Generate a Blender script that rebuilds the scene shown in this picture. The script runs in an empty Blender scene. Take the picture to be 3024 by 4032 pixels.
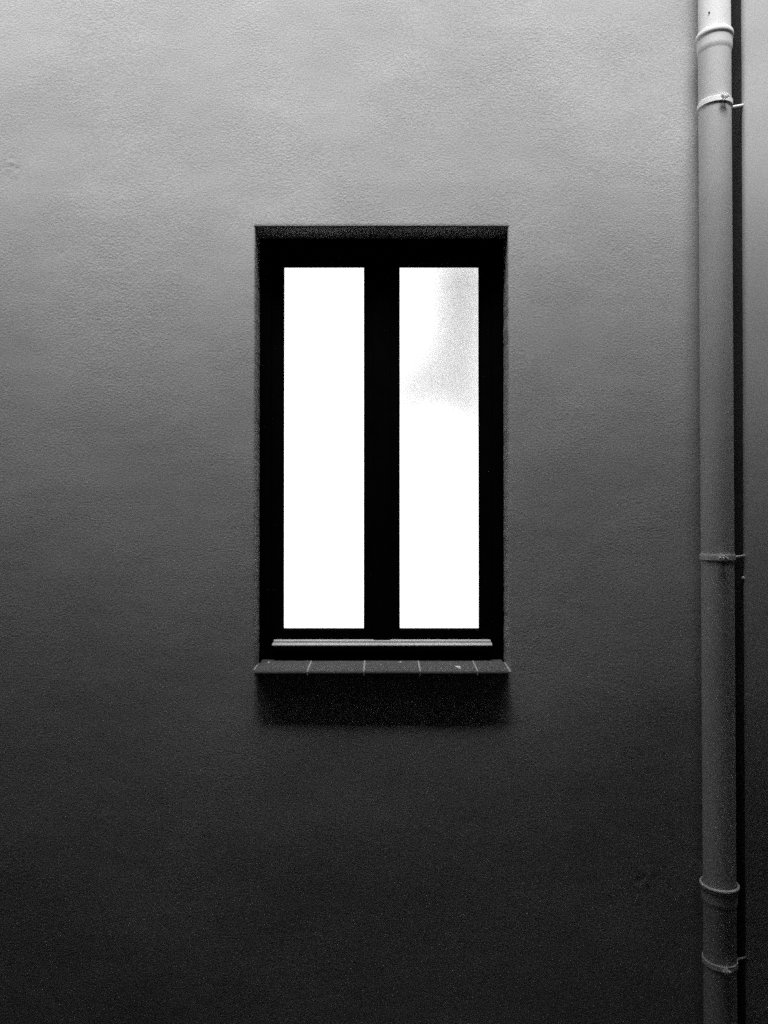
import bpy, bmesh, math, random
import numpy as np
from mathutils import Vector, Matrix, noise

random.seed(7)
R = math.radians
scene = bpy.context.scene
C = scene.collection

# ------------------------------------------------------------------ camera
EYE = 1.60          # eye height above the courtyard paving
DIST = 1.97         # camera to the plastered wall (wall plane is y = 0)
F = 3000.0          # focal length in photo pixels
cam_d = bpy.data.cameras.new('camera')
cam = bpy.data.objects.new('camera', cam_d)
C.objects.link(cam)
cam_d.sensor_fit = 'VERTICAL'
cam_d.sensor_height = 36.0
cam_d.lens = 36.0 * F / 4032.0
cam_d.clip_start = 0.02
cam_d.clip_end = 500
cam.location = (0, -DIST, EYE)
cam.rotation_euler = (R(90 + 0.55), 0, 0)
scene.camera = cam

# ------------------------------------------------------------------ sky, sun, exposure
SUN_EL, SUN_AZ = 67, 184      # azimuth clockwise from +y; from behind the camera, a touch left
world = bpy.data.worlds.new('World')
scene.world = world
world.use_nodes = True
wn = world.node_tree
wn.nodes.clear()
sky = wn.nodes.new('ShaderNodeTexSky')
sky.sky_type = 'NISHITA'
sky.sun_disc = False
sky.sun_elevation = R(SUN_EL)
sky.sun_rotation = R(SUN_AZ)
bw = wn.nodes.new('ShaderNodeRGBToBW')      # a black and white photograph
bg = wn.nodes.new('ShaderNodeBackground')
bg.inputs['Strength'].default_value = 0.13
wo = wn.nodes.new('ShaderNodeOutputWorld')
wn.links.new(sky.outputs[0], bw.inputs[0])
wn.links.new(bw.outputs[0], bg.inputs['Color'])
wn.links.new(bg.outputs[0], wo.inputs['Surface'])

sun_d = bpy.data.lights.new('sun', 'SUN')
sun_d.energy = 0.9
sun_d.angle = R(22)
sun_d.color = (1, 1, 1)
sun = bpy.data.objects.new('sun', sun_d)
C.objects.link(sun)
az, el = R(SUN_AZ), R(SUN_EL)
to_sun = Vector((math.sin(az) * math.cos(el), math.cos(az) * math.cos(el), math.sin(el)))
sun.rotation_euler = (-to_sun).to_track_quat('-Z', 'Y').to_euler()
sun.location = (0, 0, 12)

vs = scene.view_settings
vs.view_transform = 'Standard'
vs.look = 'None'
vs.gamma = 1.0
vs.use_curve_mapping = False
vs.exposure = 2.72
scene.render.engine = 'CYCLES'
scene.cycles.max_bounces = 10
scene.cycles.sample_clamp_indirect = 0.5
scene.cycles.diffuse_bounces = 5
scene.cycles.transmission_bounces = 8
scene.cycles.caustics_refractive = True
scene.cycles.use_denoising = False
scene.cycles.use_guiding = True
scene.cycles.guiding_training_samples = 32
scene.cycles.surface_guiding_probability = 0.7

# ------------------------------------------------------------------ helpers
def px(x, y, d):
    """photo pixel at depth d from the camera -> (X, Z)"""
    return (x - 1512.0) / F * d, EYE + (2045.0 - y) / F * d

def tag(o, label, cat, group=None, kind=None):
    if label: o['label'] = label
    if cat: o['category'] = cat
    if group: o['group'] = group
    if kind: o['kind'] = kind
    return o

def empty(name, loc=(0, 0, 0)):
    o = bpy.data.objects.new(name, None)
    C.objects.link(o)
    o.empty_display_size = 0.05
    o.location = loc
    return o

def link(name, me, mat, parent=None, smooth=False):
    if mat: me.materials.append(mat)
    if smooth:
        me.polygons.foreach_set('use_smooth', [True] * len(me.polygons))
    o = bpy.data.objects.new(name, me)
    C.objects.link(o)
    if parent:
        o.parent = parent
        p = parent
        off = Vector((0, 0, 0))
        while p:
            off += Vector(p.location); p = p.parent
        o.location = -off            # meshes are written in world coordinates
    return o

def from_bm(name, bm, mat, parent=None, smooth=False):
    bmesh.ops.recalc_face_normals(bm, faces=bm.faces)
    me = bpy.data.meshes.new(name)
    bm.to_mesh(me); bm.free()
    return link(name, me, mat, parent, smooth)

def box_bm(bm, x0, x1, y0, y1, z0, z1, bevel=0.0, seg=2):
    r = bmesh.ops.create_cube(bm, size=1.0)
    v = r['verts']
    for q in v:
        q.co = Vector(((x0 + x1) / 2 + q.co.x * (x1 - x0), (y0 + y1) / 2 + q.co.y * (y1 - y0), (z0 + z1) / 2 + q.co.z * (z1 - z0)))
    if bevel:
        e = list({e for q in v for e in q.link_edges})
        bmesh.ops.bevel(bm, geom=e, offset=bevel, segments=seg, affect='EDGES', profile=0.5)

def box(name, x0, x1, y0, y1, z0, z1, mat, parent=None, bevel=0.0):
    bm = bmesh.new()
    box_bm(bm, x0, x1, y0, y1, z0, z1, bevel)
    return from_bm(name, bm, mat, parent)

def lathe(name, cx, cy, prof, mat, parent=None, seg=64, closed=False, lean=0.0, z_ref=0.0):
    n = len(prof)
    vs_, fs = [], []
    for r, z in prof:
        for k in range(seg):
            a = 2 * math.pi * k / seg
            vs_.append((cx + r * math.cos(a) + lean * (z - z_ref), cy + r * math.sin(a), z))
    m = n if closed else n - 1
    for i in range(m):
        j = (i + 1) % n
        for k in range(seg):
            l = (k + 1) % seg
            fs.append((i * seg + k, i * seg + l, j * seg + l, j * seg + k))
    me = bpy.data.meshes.new(name)
    me.from_pydata(vs_, [], fs)
    bm = bmesh.new(); bm.from_mesh(me)
    bmesh.ops.recalc_face_normals(bm, faces=bm.faces)
    bm.to_mesh(me); bm.free()
    o = link(name, me, mat, parent, True)
    try:
        me.set_sharp_from_angle(angle=R(35))
    except Exception:
        pass
    return o

def tube(bm, pts, rad, seg=10):
    pts = [Vector(p) for p in pts]
    rings = []
    for i, p in enumerate(pts):
        d = (pts[min(i + 1, len(pts) - 1)] - pts[max(i - 1, 0)]).normalized()
        u = d.orthogonal().normalized(); w = d.cross(u)
        r = rad[i] if isinstance(rad, (list, tuple)) else rad
        rings.append([bm.verts.new(p + r * (math.cos(2 * math.pi * k / seg) * u + math.sin(2 * math.pi * k / seg) * w)) for k in range(seg)])
    for a, b in zip(rings, rings[1:]):
        for k in range(seg):
            bm.faces.new((a[k], a[(k + 1) % seg], b[(k + 1) % seg], b[k]))
    bm.faces.new(rings[0]); bm.faces.new(rings[-1])

# ------------------------------------------------------------------ materials (all greys)
def mat_base(name):
    m = bpy.data.materials.new(name)
    m.use_nodes = True
    nt = m.node_tree
    return m, nt, nt.nodes['Principled BSDF']

def N(nt, kind, **inp):
    n = nt.nodes.new(kind)
    for k, v in inp.items():
        n.inputs[k.replace('_', ' ')].default_value = v
    return n

def ramp(nt, src, p0, c0, p1, c1):
    r = nt.nodes.new('ShaderNodeValToRGB')
    r.color_ramp.elements[0].position = p0; r.color_ramp.elements[0].color = (c0, c0, c0, 1)
    r.color_ramp.elements[1].position = p1; r.color_ramp.elements[1].color = (c1, c1, c1, 1)
    nt.links.new(src, r.inputs[0])
    return r.outputs[0]

def math_n(nt, op, a, b=None):
    n = nt.nodes.new('ShaderNodeMath'); n.operation = op
    for i, v in enumerate((a, b)):
        if v is None: continue
        if isinstance(v, (int, float)): n.inputs[i].default_value = v
        else: nt.links.new(v, n.inputs[i])
    return n.outputs[0]

def plaster(name, albedo, bump, speck=0.16, coarse=1.0):
    m, nt, b = mat_base(name)
    tc = nt.nodes.new('ShaderNodeTexCoord')
    mp = nt.nodes.new('ShaderNodeMapping'); mp.inputs['Scale'].default_value = (1.0, 1.0, 1.25)
    nt.links.new(tc.outputs['Object'], mp.inputs['Vector'])
    def noise_t(scale, detail=2.0, rough=0.5, dist=0.0, vec=None):
        n = N(nt, 'ShaderNodeTexNoise', Scale=scale, Detail=detail, Roughness=rough, Distortion=dist)
        nt.links.new(vec or mp.outputs[0], n.inputs['Vector'])
        return n.outputs['Fac']
    # sand speckle and slow tone drift of the limewash
    spk = ramp(nt, noise_t(330, 2.0, 0.75), 0.36, 1.0 - speck, 0.64, 1.0 + speck)
    drift = ramp(nt, noise_t(1.7, 3.0, 0.55), 0.3, 0.86, 0.7, 1.08)
    col = math_n(nt, 'MULTIPLY', math_n(nt, 'MULTIPLY', spk, drift), albedo)
    nt.links.new(col, b.inputs['Base Color'])
    b.inputs['Roughness'].default_value = 0.92
    b.inputs['Specular IOR Level'].default_value = 0.15
    # grains, small trowel ridges, worn and rough patches
    grains = noise_t(165, 3.0, 0.7, 0.0)
    ridg = noise_t(38, 1.0, 0.5, 0.3)
    mask = ramp(nt, noise_t(3.6, 2.0, 0.6), 0.34, 0.45, 0.66, 1.0)
    h = math_n(nt, 'ADD', grains, math_n(nt, 'MULTIPLY', ridg, 0.15 * coarse))
    h = math_n(nt, 'MULTIPLY', h, mask)
    bp = N(nt, 'ShaderNodeBump', Strength=1.0, Distance=bump)
    nt.links.new(h, bp.inputs['Height'])
    nt.links.new(bp.outputs[0], b.inputs['Normal'])
    return m

def simple(name, albedo, rough=0.6, spec=0.3, metal=0.0, var=0.08, vscale=30, bump=0.0, bscale=200):
    m, nt, b = mat_base(name)
    tc = nt.nodes.new('ShaderNodeTexCoord')
    n = N(nt, 'ShaderNodeTexNoise', Scale=vscale, Detail=4.0, Roughness=0.6)
    nt.links.new(tc.outputs['Object'], n.inputs['Vector'])
    nt.links.new(ramp(nt, n.outputs['Fac'], 0.3, albedo * (1 - var), 0.7, albedo * (1 + var)), b.inputs['Base Color'])
    b.inputs['Roughness'].default_value = rough
    b.inputs['Specular IOR Level'].default_value = spec
    b.inputs['Metallic'].default_value = metal
    if bump:
        n2 = N(nt, 'ShaderNodeTexNoise', Scale=bscale, Detail=3.0, Roughness=0.6)
        nt.links.new(tc.outputs['Object'], n2.inputs['Vector'])
        bp = N(nt, 'ShaderNodeBump', Strength=1.0, Distance=bump)
        nt.links.new(n2.outputs['Fac'], bp.inputs['Height'])
        nt.links.new(bp.outputs[0], b.inputs['Normal'])
    return m

M_wall = plaster('sand_plaster', 0.42, 0.0016)
M_side = plaster('side_plaster', 0.44, 0.0005, speck=0.12)
M_recess = plaster('recess_shade', 0.09, 0.0030)  # shade of the recess put into a dark colour
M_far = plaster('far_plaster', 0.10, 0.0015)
M_black = simple('black_paint', 0.0025, 0.6, 0.0, var=0.2)
M_pipe = simple('pipe_paint', 0.74, 0.55, 0.25, var=0.06, vscale=9, bump=0.0002, bscale=420)
M_metal = simple('clamp_metal', 0.85, 0.5, 0.5, metal=0.0, var=0.15, vscale=90, bump=0.0002, bscale=300)
M_alu = simple('rail_aluminium', 0.62, 0.4, 0.5, metal=0.0, var=0.08, vscale=150)
M_tile = simple('clay_tile', 0.13, 0.8, 0.15, var=0.18, vscale=60, bump=0.0004, bscale=260)
M_grout = simple('grout', 0.42, 0.9, 0.1, var=0.2, vscale=200, bump=0.0006, bscale=300)
M_rim = simple('rim_highlight', 0.88, 0.5, 0.4, var=0.1, vscale=120)
M_speck = simple('white_splash', 0.85, 0.7, 0.2, var=0.05)
M_dark = simple('dark_hole', 0.01, 0.8, 0.05)
M_ground = simple('paving', 0.05, 0.9, 0.1, var=0.3, vscale=3, bump=0.002, bscale=60)
M_blocker = simple('blocker_boards', 0.06, 0.8, 0.1, var=0.2, vscale=8)
M_room = simple('room_paint', 0.12, 0.8, 0.1, var=0.02)
M_cutout = bpy.data.materials.new('cutout_grey'); M_cutout.use_nodes = True
nt = M_cutout.node_tree; nt.nodes.clear()
tr = N(nt, 'ShaderNodeBsdfTranslucent', Color=(0.95, 0.95, 0.95, 1))
di = N(nt, 'ShaderNodeBsdfDiffuse', Color=(0.55, 0.55, 0.55, 1))
mx = N(nt, 'ShaderNodeMixShader', Fac=0.2)
ou = nt.nodes.new('ShaderNodeOutputMaterial')
nt.links.new(tr.outputs[0], mx.inputs[1]); nt.links.new(di.outputs[0], mx.inputs[2])
tp = N(nt, 'ShaderNodeBsdfTransparent')              # lets the glow through to lighten the grey patch
m2 = N(nt, 'ShaderNodeMixShader', Fac=0.42)
nt.links.new(mx.outputs[0], m2.inputs[1]); nt.links.new(tp.outputs[0], m2.inputs[2]); nt.links.new(m2.outputs[0], ou.inputs[0])

M_glass = bpy.data.materials.new('frosted_glass'); M_glass.use_nodes = True
nt = M_glass.node_tree; nt.nodes.clear()
gl = N(nt, 'ShaderNodeBsdfGlass', Color=(0.97, 0.97, 0.97, 1), Roughness=0.62, IOR=1.45)
ou = nt.nodes.new('ShaderNodeOutputMaterial')
nt.links.new(gl.outputs[0], ou.inputs[0])

M_glow = bpy.data.materials.new('backdrop_glow'); M_glow.use_nodes = True
nt = M_glow.node_tree; nt.nodes.clear()
em = N(nt, 'ShaderNodeEmission', Color=(1, 1, 1, 1), Strength=0.29)
ou = nt.nodes.new('ShaderNodeOutputMaterial'); nt.links.new(em.outputs[0], ou.inputs[0])

# ------------------------------------------------------------------ ground
me = bpy.data.meshes.new('ground')
me.from_pydata([(-60, -60, 0), (60, -60, 0), (60, 60, 0), (-60, 60, 0)], [], [(0, 1, 2, 3)])
g = link('ground', me, M_ground); g['kind'] = 'structure'

# ------------------------------------------------------------------ the plastered wall with the window opening
OX0, OX1 = -0.335, 0.322          # opening
OZ0, OZ1 = EYE - 0.387, EYE + 0.758
CHASE_L, CHASE_R, CHASE_D = 0.838, 0.9345, 0.22   # dark vertical chase between the two houses, behind the pipe
RIGHT_X = 2.4                     # right end of the light well
WALL_TOP = 5.4
LEFT_X = -3.0
REVEAL = 0.125

def lines(a, b, fine_a, fine_b, fine, coarse, must):
    out = set()
    v = a
    while v < fine_a - 1e-6: out.add(round(v, 5)); v += coarse
    v = fine_a
    while v < fine_b - 1e-6: out.add(round(v, 5)); v += fine
    v = fine_b
    while v < b - 1e-6: out.add(round(v, 5)); v += coarse
    out.add(b)
    out = sorted(out)
    for m in must:
        i = min(range(len(out)), key=lambda k: abs(out[k] - m)); out[i] = m
    return sorted(set(out))

RND = 0.005
hx0, hx1, hz0, hz1 = OX0 - RND, OX1 + RND, OZ0 - RND, OZ1 + RND
XS = lines(LEFT_X, CHASE_L, -1.05, CHASE_L, 0.0055, 0.08, (hx0, hx1))
ZS = lines(0.0, WALL_TOP, 0.22, 3.04, 0.0055, 0.08, (hz0, hz1))

CHIPS = [px(a, b, DIST) + (r, h) for a, b, r, h in (
    (42, 620, .005, -.0010), (54, 645, .005, .0009), (64, 655, .004, -.0010), (20, 690, .006, -.0006), (2328, 668, .005, -.0010), (2352, 663, .005, .0010),
    (2375, 660, .005, -.0006), (236, 994, .005, -.0010), (262, 1000, .005, .0007), (22, 1523, .004, -.0012), (2146, 1998, .004, -.0012), (2412, 1706, .004, -.0008))]
def relief(x, z):
    """slow hand-trowelled waviness of the plaster, in metres towards the viewer"""
    d = 0.0045 * noise.noise(Vector((x * 2.1, z * 2.4, 3.1)))
    d += 0.0009 * noise.noise(Vector((x * 6.0, z * 8.0, 9.7)))
    d += 0.0003 * noise.noise(Vector((x * 19, z * 24, 1.7)))
    for cx, cz, r, h in CHIPS:
        if abs(x - cx) < 3 * r and abs(z - cz) < 3 * r:
            d += h * math.exp(-((x - cx) ** 2 + (z - cz) ** 2) / (r * r))
    # knocked patch low down beside the pipe
    cx, cz = px(2532, 3450, DIST)
    q = ((x - cx) / 0.030) ** 2 + ((z - cz) / 0.026) ** 2
    if q < 6:
        d += 0.0035 * math.exp(-q) * noise.noise(Vector((x * 60, z * 60, 5.5))) + 0.0008 * math.exp(-q * 2.2)
    cx, cz = px(38, 640, DIST)
    q = ((x - cx) / 0.018) ** 2 + ((z - cz) / 0.03) ** 2
    if q < 6:
        d += 0.0022 * math.exp(-q) * noise.noise(Vector((x * 120, z * 120, 8.5)))
    # flatten towards the opening so the reveal meets it cleanly
    return d

ih0, ih1 = XS.index(hx0), XS.index(hx1)
iz0, iz1 = ZS.index(hz0), ZS.index(hz1)
nx, nz = len(XS), len(ZS)
verts, faces = [], []
for z in ZS:
    for x in XS:
        verts.append((x, -relief(x, z), z))
for j in range(nz - 1):
    for i in range(nx - 1):
        if ih0 <= i < ih1 and iz0 <= j < iz1:
            continue
        faces.append((j * nx + i, j * nx + i + 1, (j + 1) * nx + i + 1, (j + 1) * nx + i))
# rounded arris and reveal
loop = [(i, iz0) for i in range(ih0, ih1)] + [(ih1, j) for j in range(iz0, iz1)] + \
       [(i, iz1) for i in range(ih1, ih0, -1)] + [(ih0, j) for j in range(iz1, iz0, -1)]
prev = [j * nx + i for i, j in loop]
for inset, depth in ((0.0031, 0.0007), (0.0014, 0.0020), (0.0004, 0.0036), (0.0, 0.006), (0.0, 0.03), (0.0, 0.07), (0.0, REVEAL)):
    cur = []
    for i, j in loop:
        x, z = XS[i], ZS[j]
        w = 0.0010 * noise.noise(Vector((x * 25, z * 25, 2.2))) + 0.0006 * noise.noise(Vector((x * 90, z * 90, 4.2)))
        k = (RND - inset) + w * min(1, depth / 0.004)
        nxv = x + (k if i == ih0 else -k if i == ih1 else 0)
        nzv = z + (k if j == iz0 else -k if j == iz1 else 0)
        cur.append(len(verts)); verts.append((nxv, depth - relief(x, z) * max(0, 1 - depth / 0.07), nzv))
    L = len(loop)
    for k in range(L):
        faces.append((prev[k], prev[(k + 1) % L], cur[(k + 1) % L], cur[k]))
    prev = cur
prev = [j * nx + nx - 1 for j in range(nz)]
for dx, dy in ((0.004, 0.001), (0.007, 0.005), (0.008, 0.010), (0.008, CHASE_D)):     # rounded arris and left jamb of the chase
    cur = []
    for j, z in enumerate(ZS):
        cur.append(len(verts)); verts.append((CHASE_L + dx, dy - relief(CHASE_L, z) * max(0, 1 - dy / 0.02), z))
    for j in range(nz - 1):
        faces.append((prev[j], cur[j], cur[j + 1], prev[j + 1]))
    prev = cur
me = bpy.data.meshes.new('plaster_wall')
me.from_pydata(verts, [], faces)
wall = link('plaster_wall', me, M_wall, None, True)
tag(wall, 'rough grey plastered courtyard wall with the tall narrow window opening', 'wall')

# the neighbouring house begins right of the chase
prof = [(CHASE_L - 0.03, CHASE_D + 0.004), (CHASE_R + 0.002, CHASE_D + 0.003)]
for k in range(7):
    t = CHASE_D * (1 - k / 6) ** 1.5 + 0.014
    prof.append((CHASE_R, t))
for k in range(1, 9):
    a = math.pi / 2 * k / 8
    prof.append((CHASE_R + 0.014 * (1 - math.cos(a)), 0.014 - 0.014 * math.sin(a)))
q = CHASE_R + 0.014
while q < RIGHT_X:
    q += 0.008 if q < 1.1 else 0.1
    prof.append((min(q, RIGHT_X), 0.0))
zz = [WALL_TOP * j / 420 for j in range(421)]
vs2, fs2 = [], []
for z in zz:
    for i, (x, y) in enumerate(prof):
        w = 0.0016 * noise.noise(Vector((x * 3, z * 2.2, 7.7))) + 0.0008 * noise.noise(Vector((x * 9, z * 8, 2.7)))
        vs2.append((x + (w if i < 12 else 0), y + (w if i >= 6 else 0), z))
n2 = len(prof)
KL = 9                                   # up to here the profile is the chase lining with shade in its colour
def strip(i0, i1):
    c = i1 - i0 + 1
    v = [vs2[j * n2 + i] for j in range(len(zz)) for i in range(i0, i1 + 1)]
    f = [(j * c + i, j * c + i + 1, (j + 1) * c + i + 1, (j + 1) * c + i) for j in range(len(zz) - 1) for i in range(c - 1)]
    return v, f
me = bpy.data.meshes.new('neighbour_wall')
v_, f_ = strip(KL, n2 - 1); me.from_pydata(v_, [], f_)
side = link('neighbour_wall', me, M_side, None, True)
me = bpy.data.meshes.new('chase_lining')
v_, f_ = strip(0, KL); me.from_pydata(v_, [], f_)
lin = link('chase_lining', me, M_recess, side, True)
lin['label'] = 'narrow chase behind the downpipe, its shade painted in dark colour'
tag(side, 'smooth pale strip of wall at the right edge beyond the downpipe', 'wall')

# the rest of the light well
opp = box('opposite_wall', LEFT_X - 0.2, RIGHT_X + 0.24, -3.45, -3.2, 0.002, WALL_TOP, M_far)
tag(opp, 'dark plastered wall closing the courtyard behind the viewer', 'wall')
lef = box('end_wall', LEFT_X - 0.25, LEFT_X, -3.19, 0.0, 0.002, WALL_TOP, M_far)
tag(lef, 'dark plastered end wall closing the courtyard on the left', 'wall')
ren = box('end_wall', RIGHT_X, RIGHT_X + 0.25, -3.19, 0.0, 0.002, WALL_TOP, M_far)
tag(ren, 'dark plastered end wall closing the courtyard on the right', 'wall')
SLOT_W, SLOT_Z = 0.70, EYE + 1.343 + 0.38  # unseen boards added overhead to fade the light down the wall
blk = empty('blocker', (0, -3.1, SLOT_Z)); tag(blk, 'boarded canopy added out of view to cut the light to a narrow strip', 'blocker')
SLOT_R, SLOT_L = 0.61, 0.60             # gap shaped to light the wall most over the window, less at both ends
def slot(x):
    if x > 0.15: return SLOT_W + (SLOT_R - SLOT_W) * min(1.0, (x - 0.15) / 0.75)
    if x < -0.6: return SLOT_W + (SLOT_L - SLOT_W) * min(1.0, (-0.6 - x) / 1.2)
    return SLOT_W
nb = 30
cw = (RIGHT_X - LEFT_X - 0.02) / nb
for k in range(nb):
    x0, x1 = LEFT_X + 0.01 + k * cw, LEFT_X + 0.01 + (k + 1) * cw - 0.003
    bm = bmesh.new()
    box_bm(bm, x0, x1, -3.195, -0.4, SLOT_Z + 0.07, SLOT_Z + 0.10)
    for q in bm.verts:
        if q.co.y > -1: q.co.y = -slot(q.co.x)
    from_bm('blocker_board', bm, M_blocker, blk)
    bm = bmesh.new()
    box_bm(bm, x0, x1 + 0.003, 0.0, 0.05, SLOT_Z, SLOT_Z + 0.14)
    for q in bm.verts: q.co.y += -slot(q.co.x) + 0.0005
    from_bm('blocker_edge', bm, M_blocker, blk)

# ------------------------------------------------------------------ window
win = empty('window', ((OX0 + OX1) / 2, 0.08, OZ0))
tag(win, 'black framed window with two tall glowing white panes', 'window')
FY = 0.080; DF = DIST + FY              # face of the outer frame
SY = 0.090                              # face of the sashes
fx0, fx1 = OX0 - 0.004, OX1 + 0.004
zb, zt = EYE - 0.395, OZ1 + 0.004
fw = 0.034
fb = bmesh.new()
box_bm(fb, fx0, fx0 + fw, FY, FY + 0.06, zb, zt, 0.0015)
fr_l = from_bm('frame_jamb', fb, M_black, win)
box('frame_jamb', fx1 - fw, fx1, FY, FY + 0.06, zb, zt, M_black, win, 0.0015)
box('frame_head', fx0 + fw, fx1 - fw, FY + 0.0005, FY + 0.06, zt - 0.046, zt, M_black, win, 0.0015)
box('frame_bottom_rail', fx0 + fw, fx1 - fw, FY + 0.0005, FY + 0.06, zb, EYE - 0.338, M_black, win, 0.0015)
DP = DIST + SY + 0.038
(pl0, ptz), (pl1, pbz) = px(1116, 1051, DP), px(1437, 2473, DP)
pr0, pr1 = px(1570, 1055, DP)[0], px(1887, 1055, DP)[0]
mid = (pl1 + pr0) / 2
sz0, sz1 = EYE - 0.3385, zt - 0.0455
GY = SY + 0.037
for nm, a0, a1, s0, s1 in (('left', pl0, pl1, fx0 + fw - 0.001, mid - 0.0004), ('right', pr0, pr1, mid + 0.0004, fx1 - fw + 0.001)):
    bm = bmesh.new()
    box_bm(bm, s0, a0, SY, SY + 0.043, sz0, sz1, 0.002)
    box_bm(bm, a1, s1, SY, SY + 0.043, sz0, sz1, 0.002)
    box_bm(bm, a0 - 0.001, a1 + 0.001, SY + 0.0004, SY + 0.0426, sz0, pbz, 0.002)
    box_bm(bm, a0 - 0.001, a1 + 0.001, SY + 0.0004, SY + 0.0426, ptz, sz1, 0.002)
    sash = from_bm('sash', bm, M_black, win)
    pane = box('glass_pane', a0 - 0.004, a1 + 0.004, GY, GY + 0.004, pbz - 0.004, ptz + 0.004, M_glass, sash)
    if nm == 'right': pane['label'] = 'white pane with a soft grey shade in its upper right'
    # glazing beads round the pane
    for (x0, x1, z0, z1) in ((a0 - 0.0005, a0 + 0.0022, pbz, ptz), (a1 - 0.0022, a1 + 0.0005, pbz, ptz)):
        box('glazing_bead', x0, x1, SY + 0.004, GY - 0.0005, z0 + 0.0005, z1 - 0.0005, M_black, sash)
box('meeting_stile', mid - 0.022, mid + 0.022, SY - 0.006, SY - 0.0005, sz0 + 0.001, sz1 - 0.004, M_black, win, 0.002)

# sloping weather bar: two bright ledges with a groove
wx0, wx1 = -0.2965, 0.2865
def wedge(name, y_b, z_b, y_f, z_f, h, mat, parent, ex):
    bm = bmesh.new()
    sec = [(y_b, z_b), (y_f, z_f), (y_f, z_f - h), (y_b, z_b - h)]
    a = [bm.verts.new((wx0 - ex, y, z)) for y, z in sec]
    b = [bm.verts.new((wx1 + ex, y, z)) for y, z in sec]
    bm.faces.new(a); bm.faces.new(b[::-1])
    for k in range(4):
        bm.faces.new((a[k], a[(k + 1) % 4], b[(k + 1) % 4], b[k]))
    return from_bm(name, bm, mat, parent)
wbar = box('weather_bar', wx0 + 0.002, wx1 - 0.002, SY - 0.030, SY - 0.0008, EYE - 0.350, EYE - 0.3375, M_black, win, 0.001)
wedge('ledge', SY - 0.0012, EYE - 0.3240, SY - 0.0125, EYE - 0.3272, 0.006, M_alu, wbar, 0.0)
wedge('ledge', SY - 0.0180, EYE - 0.3300, SY - 0.0310, EYE - 0.3342, 0.0022, M_alu, wbar, 0.0015)

# ------------------------------------------------------------------ tiled sill
sill = empty('window_sill', ((OX0 + OX1) / 2, 0.02, EYE - 0.41))
tag(sill, 'projecting sill of dark clay tiles under the black window', 'window sill')
SB, SF = FY + 0.004, -0.038             # back and front of the tiles
zB, zF = EYE - 0.3765, EYE - 0.3835
TH = 0.0115
joints = [OX0 + 0.006, -0.1941, -0.0513, 0.0916, 0.2372, OX1 - 0.005]
def tile_mesh(x0, x1, seed):
    bm = bmesh.new()
    rr = TH / 2
    prof = [(SB, zB)]
    for k in range(6):
        t = k / 5 * 0.5 + 0.0
        y = SB + (SF + rr - SB) * (0.5 + t)
        prof.append((y, zB + (zF - zB) * (0.5 + t)))
    for k in range(1, 10):
        a = math.pi / 2 + math.pi * k / 9
        prof.append((SF + rr + rr * math.cos(a), zF - rr + rr * math.sin(a)))
    prof.append((SB, zB - TH))
    ends = []
    for x in (x0, x0 + 0.001, x1 - 0.001, x1):
        s = 0.0007 if x in (x0, x1) else 0.0
        ends.append([bm.verts.new((x, y + (s if y < SF + rr else 0), z - (s if n_ < 7 else -s * 0.3))) for n_, (y, z) in enumerate(prof)])
    bm.faces.new(ends[0]); bm.faces.new(ends[-1][::-1])
    L = len(prof)
    for a, b in zip(ends, ends[1:]):
        for k in range(L):
            bm.faces.new((a[k], a[(k + 1) % L], b[(k + 1) % L], b[k]))
    return bm
GJ = 0.0032
tiles = []
for k in range(5):
    x0, x1 = joints[k] + (GJ / 2), joints[k + 1] - GJ / 2
    t = from_bm('tile', tile_mesh(x0, x1, k), M_tile, sill, False)
    t.location.z += random.uniform(-0.0005, 0.0005)
    tiles.append((x0, x1, t))
def grout(x, w, y0, y1, lift=0.0, seed=0):
    bm = bmesh.new()
    n = 14
    rngs = []
    for k in range(n + 1):
        y = y0 + (y1 - y0) * k / n
        f = (y - SB) / (SF - SB)
        z = zB + (zF - zB) * f - 0.0006 + lift
        if y < SF + 0.004: z -= 0.004 * ((SF + 0.004 - y) / 0.004)
        ww = w * (0.5 + 0.12 * noise.noise(Vector((seed * 3.3, y * 160, 0))))
        dx = 0.0006 * noise.noise(Vector((seed, y * 90, 4)))
        rngs.append([bm.verts.new((x + dx - ww, y, z)), bm.verts.new((x + dx, y, z + 0.0004)), bm.verts.new((x + dx + ww, y, z)),
                     bm.verts.new((x + dx + ww, y, z - 0.009)), bm.verts.new((x + dx - ww, y, z - 0.009))])
    for a, b in zip(rngs, rngs[1:]):
        for k in range(5):
            bm.faces.new((a[k], a[(k + 1) % 5], b[(k + 1) % 5], b[k]))
    bm.faces.new(rngs[0]); bm.faces.new(rngs[-1])
    return from_bm('grout_joint', bm, M_grout, sill)
for k in range(1, 5):
    grout(joints[k], GJ + 0.0012, SB, SF + 0.0015, 0.0004, k)
grout(OX0 + 0.0045, 0.005, 0.02, SF + 0.006, 0.0008, 11)
grout(OX1 - 0.003, 0.006, 0.05, SF + 0.001, 0.0010, 12)

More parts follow.
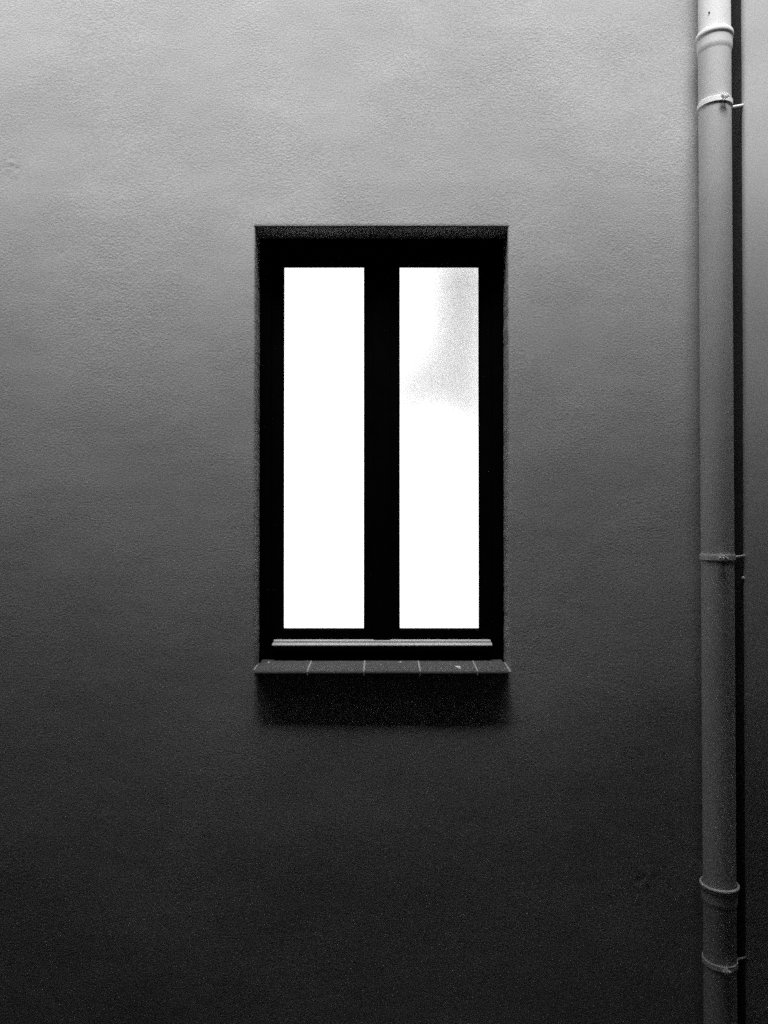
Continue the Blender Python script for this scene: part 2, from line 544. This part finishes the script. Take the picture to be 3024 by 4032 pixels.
def splat(bm, x, y, rx, ry, seed, h=0.0012):
    f = (y - SB) / (SF - SB)
    z = zB + (zF - zB) * f
    n = 12
    top = bm.verts.new((x, y, z + h))
    ring = []
    for k in range(n):
        a = 2 * math.pi * k / n
        q = 1 + 0.45 * noise.noise(Vector((math.cos(a) * 1.5, math.sin(a) * 1.5, seed * 7.1)))
        yy = y + ry * q * math.sin(a)
        ring.append(bm.verts.new((x + rx * q * math.cos(a), yy, zB + (zF - zB) * (yy - SB) / (SF - SB) - 0.0006)))
    for k in range(n):
        bm.faces.new((top, ring[k], ring[(k + 1) % n]))
for (sx, sy, rx, ry) in ((1060, 2606, 0.0036, 0.0040), (1210, 2601, 0.0010, 0.004), (1500, 2616, 0.0020, 0.0030), (1478, 2600, 0.0018, 0.002), (1575, 2606, 0.0085, 0.0048),
                         (1803, 2623, 0.0065, 0.0090), (1810, 2629, 0.0035, 0.004), (1627, 2602, 0.0015, 0.002)):
    # follow the sight line down to the sloping tile
    lo, hi = SF, SB
    for _ in range(40):
        m_ = (lo + hi) / 2
        zz = zB + (zF - zB) * (m_ - SB) / (SF - SB)
        yy = 2045 - (zz - EYE) * F / (DIST + m_)
        if yy > sy: lo = m_
        else: hi = m_
    X = (sx - 1512) / F * (DIST + lo)
    bm = bmesh.new(); splat(bm, X, lo, rx, ry, sx % 17)
    tl = next((t for a, b, t in tiles if a <= X <= b), tiles[0][2])
    from_bm('paint_splash', bm, M_speck, tl)

# ------------------------------------------------------------------ downpipe in front of the chase
PX, PY, PR = 0.8380, -0.054, 0.0388
DPIPE = DIST + PY
LEAN = -0.0017                          # it leans a little to the left at the top
def pz(y): return EYE + (2045 - y) / F * DPIPE
pipe = empty('downpipe', (PX, PY, 0.0))
tag(pipe, 'grey rainwater downpipe with metal clamps at the right of the window', 'downpipe')
def socket_prof(zt_):
    """bell socket whose rim is at zt_, then the plain pipe below; from inside the mouth, over the rim and down"""
    return [(PR + 0.0012, zt_ - 0.040), (PR + 0.0012, zt_ - 0.004), (PR + 0.0022, zt_ - 0.0008), (PR + 0.0036, zt_), (PR + 0.0052, zt_ - 0.0012),
            (PR + 0.0060, zt_ - 0.005), (PR + 0.0062, zt_ - 0.009), (PR + 0.0056, zt_ - 0.013), (PR + 0.0036, zt_ - 0.0155), (PR + 0.0032, zt_ - 0.018),
            (PR + 0.0032, zt_ - 0.036), (PR + 0.0024, zt_ - 0.043), (PR + 0.0008, zt_ - 0.049), (PR, zt_ - 0.052)]
zs1, zs2 = pz(126), pz(3470)
lathe('pipe_section', PX, PY, [(PR - 0.0004, zs1 - 0.02), (PR - 0.0004, WALL_TOP - 0.3)], M_pipe, pipe, lean=LEAN, z_ref=EYE)
s2 = lathe('pipe_section', PX, PY, socket_prof(zs1)[12:] + [(PR, zs2 + 0.3), (PR - 0.0004, zs2 - 0.03)], M_pipe, pipe, lean=LEAN, z_ref=EYE)
lathe('socket', PX, PY, socket_prof(zs1)[:13], M_pipe, s2, lean=LEAN, z_ref=EYE)
s3 = lathe('pipe_section', PX, PY, socket_prof(zs2)[12:] + [(PR, 0.02)], M_pipe, pipe, lean=LEAN, z_ref=EYE)
k2 = lathe('socket', PX, PY, [(PR + 0.0030, zs2 - 0.040), (PR + 0.0030, zs2 - 0.001), (PR + 0.0042, zs2 - 0.0002)] + socket_prof(zs2)[4:13], M_pipe, s3, lean=LEAN, z_ref=EYE)
# lip of the lower socket with its highlight painted pale, standing a little proud of the pipe
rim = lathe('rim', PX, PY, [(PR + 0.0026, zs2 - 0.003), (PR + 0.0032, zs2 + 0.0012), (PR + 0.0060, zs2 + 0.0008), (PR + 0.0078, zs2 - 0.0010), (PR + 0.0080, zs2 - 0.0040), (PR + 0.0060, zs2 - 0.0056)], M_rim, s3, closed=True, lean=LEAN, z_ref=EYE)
rim['label'] = 'rim of the lower socket with a painted highlight'
# small drilled hole near the top
hx, hz = px(2808, 28, DPIPE - PR)
bm = bmesh.new()
r = bmesh.ops.create_uvsphere(bm, u_segments=12, v_segments=8, radius=0.0032)
vx = hx - (PX + LEAN * (hz - EYE))
for v in r['verts']: v.co = Vector((hx + v.co.x, PY - math.sqrt(max(0, PR ** 2 - vx ** 2)) + v.co.y * 0.12, hz + v.co.z))
from_bm('pipe_hole', bm, M_dark, pipe, True)

def clamp(z, ang, rod_dz=0.0, wire=False):
    h, r0, r1 = 0.0130, PR + 0.0003, PR + 0.0031
    cx = PX + LEAN * (z - EYE)
    prof = [(r0, z - h / 2), (r0, z + h / 2), (r1 - 0.0004, z + h / 2), (r1, z + h / 2 - 0.0005), (r1, z - h / 2 + 0.0005), (r1 - 0.0004, z - h / 2)]
    c = lathe('clamp', cx, PY, prof, M_metal, pipe, closed=True)
    # the two ears and their bolt
    a = R(ang)
    d = Vector((math.cos(a), math.sin(a), 0)); t = Vector((-d.y, d.x, 0))
    o = Vector((cx, PY, z))
    for s in (-1, 1):
        bm = bmesh.new()
        box_bm(bm, -0.5, 0.5, -0.5, 0.5, -0.5, 0.5, 0.12)
        for v in bm.verts:
            u = v.co.copy()
            v.co = o + d * (r1 + 0.0050 + u.x * 0.0135) + t * (s * 0.0030 + u.y * 0.0022) + Vector((0, 0, u.z * h * (1.0 if s < 0 else 0.9)))
        from_bm('ear', bm, M_metal, c)
    bm = bmesh.new()
    p = o + d * (r1 + 0.0075)
    tube(bm, [p - t * 0.0090, p - t * 0.0062], 0.0046, 6)
    tube(bm, [p - t * 0.0062, p + t * 0.0115], 0.0022, 10)
    tube(bm, [p + t * 0.0045, p + t * 0.0075], 0.0046, 6)
    from_bm('bolt', bm, M_metal, c)
    # rod into the return wall
    bm = bmesh.new()
    tube(bm, [(cx + r1 - 0.001, PY, z), (cx + r1 + 0.006, PY + 0.010, z + rod_dz * 0.1), (CHASE_R + 0.004, 0.012, z + rod_dz)], 0.0030, 12)
    from_bm('wall_rod', bm, M_metal, c, True)
    if wire:
        bm = bmesh.new()
        pts = []
        for k in range(33):
            aa = R(-200 + 220 * k / 32)
            pts.append((cx + (PR + 0.0011) * math.cos(aa), PY + (PR + 0.0011) * math.sin(aa), z + h / 2 + 0.0018 + 0.0004 * math.sin(k)))
        tube(bm, pts, 0.0008, 6)
        # twisted tail
        tube(bm, [p + Vector((-0.006, -0.006, 0.002)), p + Vector((-0.002, -0.008, 0.006)), p + Vector((0.003, -0.008, 0.002)), p + Vector((0.008, -0.009, -0.003)), p + Vector((0.013, -0.008, -0.0035))], [0.0018, 0.0022, 0.002, 0.0016, 0.001], 8)
        from_bm('wire_tie', bm, M_metal, c, True)
    return c
clamp(pz(411), -86, 0.040)
clamp(pz(2194), -99, 0.001, True)
clamp(pz(3772), -97, -0.030)

# blob of old mortar on the wall edge below the middle clamp
bm = bmesh.new()
r = bmesh.ops.create_icosphere(bm, subdivisions=2, radius=1.0)
by, bz = 0.012, EYE + (2045 - 2276) / F * (DIST + 0.012)
for v in r['verts']:
    q = 1 + 0.4 * noise.noise(v.co * 1.7)
    v.co = Vector((CHASE_R - 0.001 + v.co.x * 0.004 * q, by + v.co.y * 0.006 * q, bz + v.co.z * 0.0055 * q))
dab = from_bm('mortar_blob', bm, M_speck, None, True)
tag(dab, 'tiny white mortar blob on the wall edge below the middle pipe clamp', 'mortar blob')

# ------------------------------------------------------------------ lit room behind the frosted panes
rm = bmesh.new()
X0, X1, Y0, Y1, Z0, Z1 = -1.5, 0.78, REVEAL + 0.004, 2.4, 0.25, 3.05
v = [rm.verts.new(c) for c in ((X0, Y0, Z0), (X1, Y0, Z0), (X1, Y1, Z0), (X0, Y1, Z0), (X0, Y0, Z1), (X1, Y0, Z1), (X1, Y1, Z1), (X0, Y1, Z1))]
for f in ((0, 3, 2, 1), (4, 5, 6, 7), (1, 2, 6, 5), (2, 3, 7, 6), (3, 0, 4, 7)):
    rm.faces.new([v[k] for k in f])
h4 = [rm.verts.new(c) for c in ((fx0 + 0.01, Y0, zb + 0.01), (fx1 - 0.01, Y0, zb + 0.01), (fx1 - 0.01, Y0, zt - 0.01), (fx0 + 0.01, Y0, zt - 0.01))]
fr_ = [v[0], v[1], v[5], v[4]]
for k in range(4):
    rm.faces.new((fr_[k], fr_[(k + 1) % 4], h4[(k + 1) % 4], h4[k]))
room = from_bm('room', rm, M_room); room['kind'] = 'structure'
# back of the room: an unseen glowing blind added to make both panes white
backdrop = empty('glow_backdrop', (0, 1.3, 0.92)); tag(backdrop, 'bright white blind added behind the two window panes to make them glow', 'backdrop')
for k in range(6):
    box('backdrop_panel', -0.78 + k * 0.26, -0.78 + (k + 1) * 0.26 - 0.0002, 1.3, 1.306, 0.92, 2.98, M_glow, backdrop)

# curtain added behind the right pane, cut to the outline of its grey patch
poly = [(1742, 1040), (1752, 1180), (1712, 1320), (1650, 1430), (1560, 1480), (1560, 1665), (1640, 1605), (1720, 1592), (1800, 1625), (1900, 1705), (1900, 1040)]
CY = GY + 0.20
DC = DIST + CY
pts = [px(a, b, DC) for a, b in poly]
bm = bmesh.new()
vv = [bm.verts.new((a, CY, b)) for a, b in pts]
f = bm.faces.new(vv)
bmesh.ops.triangulate(bm, faces=[f])
bmesh.ops.subdivide_edges(bm, edges=bm.edges[:], cuts=5, use_grid_fill=True)
for q in bm.verts:
    q.co.y += 0.006 * math.sin(q.co.x * 120 + q.co.z * 9)
cur = from_bm('cutout', bm, M_cutout, None, True)
sm = cur.modifiers.new('thickness', 'SOLIDIFY'); sm.thickness = 0.0012
tag(cur, 'pale curtain added behind the right pane to make its grey patch', 'cutout')
